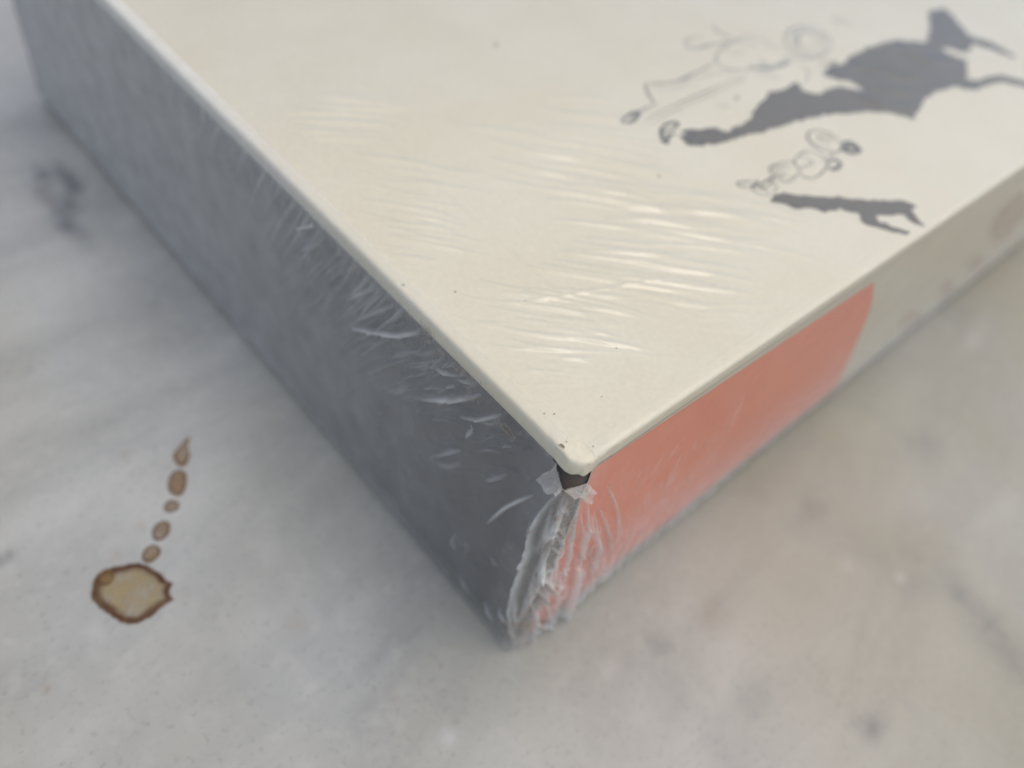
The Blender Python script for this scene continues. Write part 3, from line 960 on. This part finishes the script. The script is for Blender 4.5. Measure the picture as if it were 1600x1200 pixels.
for px, py, r, amp in ((668, 517, 0.9, .7), (686, 550, .4, .5), (690, 552, .5, .55), (718, 578, .8, .7), (727, 586, .8, .8), (735, 592, .5, .6), (745, 626, .7, .45), (780, 655, .5, .4),
                       (795, 672, .8, .7), (793, 675, .6, .6), (732, 607, .5, .5), (555, 418, .4, .5), (557, 421, .5, .4), (500, 380, .4, .3)):
    stain_at(L_, px, py, r, amp, 1.8, int(px))
for _i in range(34):
    px = random.uniform(560, 862); d = random.uniform(3, 38)
    stain_at(L_, px - d * .5, px - 146 + d * .5, random.uniform(.06, .26), random.uniform(.25, .7), 1.5, _i)
for px, py, r, amp in Q([(690, 355), (560, 525), (650, 450), (740, 560), (745, 640), (905, 640), (520, 930), (545, 975), (590, 960), (640, 1005), (480, 1040), (910, 560)]) and \
        [(*p, r, a) for p, r, a in zip(Q([(690, 355), (560, 525), (645, 462), (742, 600), (745, 660), (905, 648), (520, 930), (500, 985), (590, 955), (645, 1005), (500, 1050), (912, 560)]),
                                        (.7, .35, .4, .8, .6, .7, .6, .8, 1.0, 1.1, .9, .5), (.65, .6, .5, .3, .3, .45, .45, .5, .6, .55, .45, .4))]:
    stain_at(C_, px, py, r, amp, 1.0, int(px))

P, nx, ny = wall_pos(A, Rr, -INS, VZ)
P[..., 0] += nx * WH; P[..., 1] += ny * WH
# torn opening
PX, PY = project(P)
hole = Q([(655, 205), (668, 262), (690, 345), (720, 330), (758, 328), (800, 312), (812, 285), (822, 250), (848, 215), (800, 160), (760, 120), (700, 150)])
hole = np.array(hole)


def inside(px, py, poly):
    c = np.zeros(px.shape, bool)
    n = len(poly)
    for i in range(n):
        x0, y0 = poly[i]; x1, y1 = poly[(i + 1) % n]
        if y0 == y1:
            continue
        cr = ((y0 > py) != (y1 > py)) & (px < (x1 - x0) * (py - y0) / (y1 - y0) + x0)
        c ^= cr
    return c


jx = 1.6 * vnoise(A, VZ, 2.3, 61); jy = 1.6 * vnoise(A, VZ, 2.3, 62)
inh = inside(PX + jx, PY + jy, hole) & (np.abs(A) < 6) & (VZ > H - 8)
# the film stops short of the table away from the corner
inh |= (np.abs(A - 1) > 8 + 3 * vnoise(A, VZ * 0, 0.3, 71)) & (VZ < 1.05 + 0.25 * vnoise(A, VZ * 0, 1.3, 72))
# the film has pulled back from the cover tip
inh |= (np.abs(A + .2 + jx * .3) < 1.7) & (VZ > H - HB + 0.2)
bad = inh[:-1, :-1] | inh[1:, :-1] | inh[:-1, 1:] | inh[1:, 1:]
w2 = link('shrink_wrap', P.reshape(-1, 3), grid_faces(*A.shape, ~bad)[:, ::-1], FILM, book, attrs={'milk_sheen': WM, 'stain': WS})
w2['label'] = 'crinkled film round the sides, torn open below the cover tip'


def flap(pts, curl, mk, seed):
    """a loose torn tongue of film standing off the corner; pts are outline pixels, base first"""
    c = np.array(pts, float)
    n = 14
    V = []; F = []
    base = smooth_line(c[:3], n)[:n]; tipp = smooth_line(c[3:][::-1], n)[:n]
    base = np.array([base[int(i)] for i in np.linspace(0, len(base) - 1, n)])
    tipp = np.array([tipp[int(i)] for i in np.linspace(0, len(tipp) - 1, n)])
    tipp = tipp + rng.uniform(-1.6, 1.6, tipp.shape)
    m = 7
    mil = []; st = []
    for j in range(m):
        k = j / (m - 1)
        for i in range(n):
            q = base[i] * (1 - k) + tipp[i] * k
            p = at(q[0], q[1], 1 if curl[1] else 0, -0.15)
            o = k * k * 0.9 + 0.12 * math.sin(i * 1.3 + j + seed) * k
            V.append((p[0] + curl[0] * o, p[1] + curl[1] * o, p[2] + 0.1 * k))
            mil.append(mk + 0.15 * random.random()); st.append(0.35 * max(0, random.random() - 0.6))
    o = link('torn_flap', V, grid_faces(m, n), FILM, book, attrs={'milk_sheen': mil, 'stain': st})
    return o


flap(Q([(655, 222), (668, 285), (692, 352), (690, 352), (640, 330), (606, 285), (622, 256), (648, 250)]), (-1, 0), 0.20, 1)
flap(Q([(692, 352), (740, 335), (815, 312), (812, 330), (785, 372), (765, 380), (758, 352), (700, 356)]), (0, -1), 0.22, 2)

# specks of dirt caught under the film of the cover
V = []; F = []
for px, py, r in ((876, 695, .22), (879, 697, .26), (881, 699, .2), (927, 697, .16), (850, 646, .16), (866, 647, .14), (711, 456, .14), (963, 544, .16),
                  (775, 70, .5), (630, 445, .2), (1030, 275, .3), (940, 820 - 200, .1), (760, 560, .08), (820, 470, .1), (885, 690, .12)):
    c = at(px, py, 2, PZ + 0.0)
    b = len(V)
    n = 7
    for i in range(n):
        t = 2 * math.pi * i / n
        rr = r * random.uniform(0.5, 1.1) * 0.6
        V.append((c[0] + rr * math.cos(t) * 1.3, c[1] + rr * math.sin(t), PZ + 0.01))
    V.append((c[0], c[1], c[2] + 0.02 + r * 0.25))
    for i in range(n):
        F.append([b + i, b + (i + 1) % n, b + n])
tag(link('dirt_speck', V, F, mat_ink('dirt', (0.13, 0.09, 0.06), a=0.85), book), 'tiny brown specks on the cover', kind='stuff')
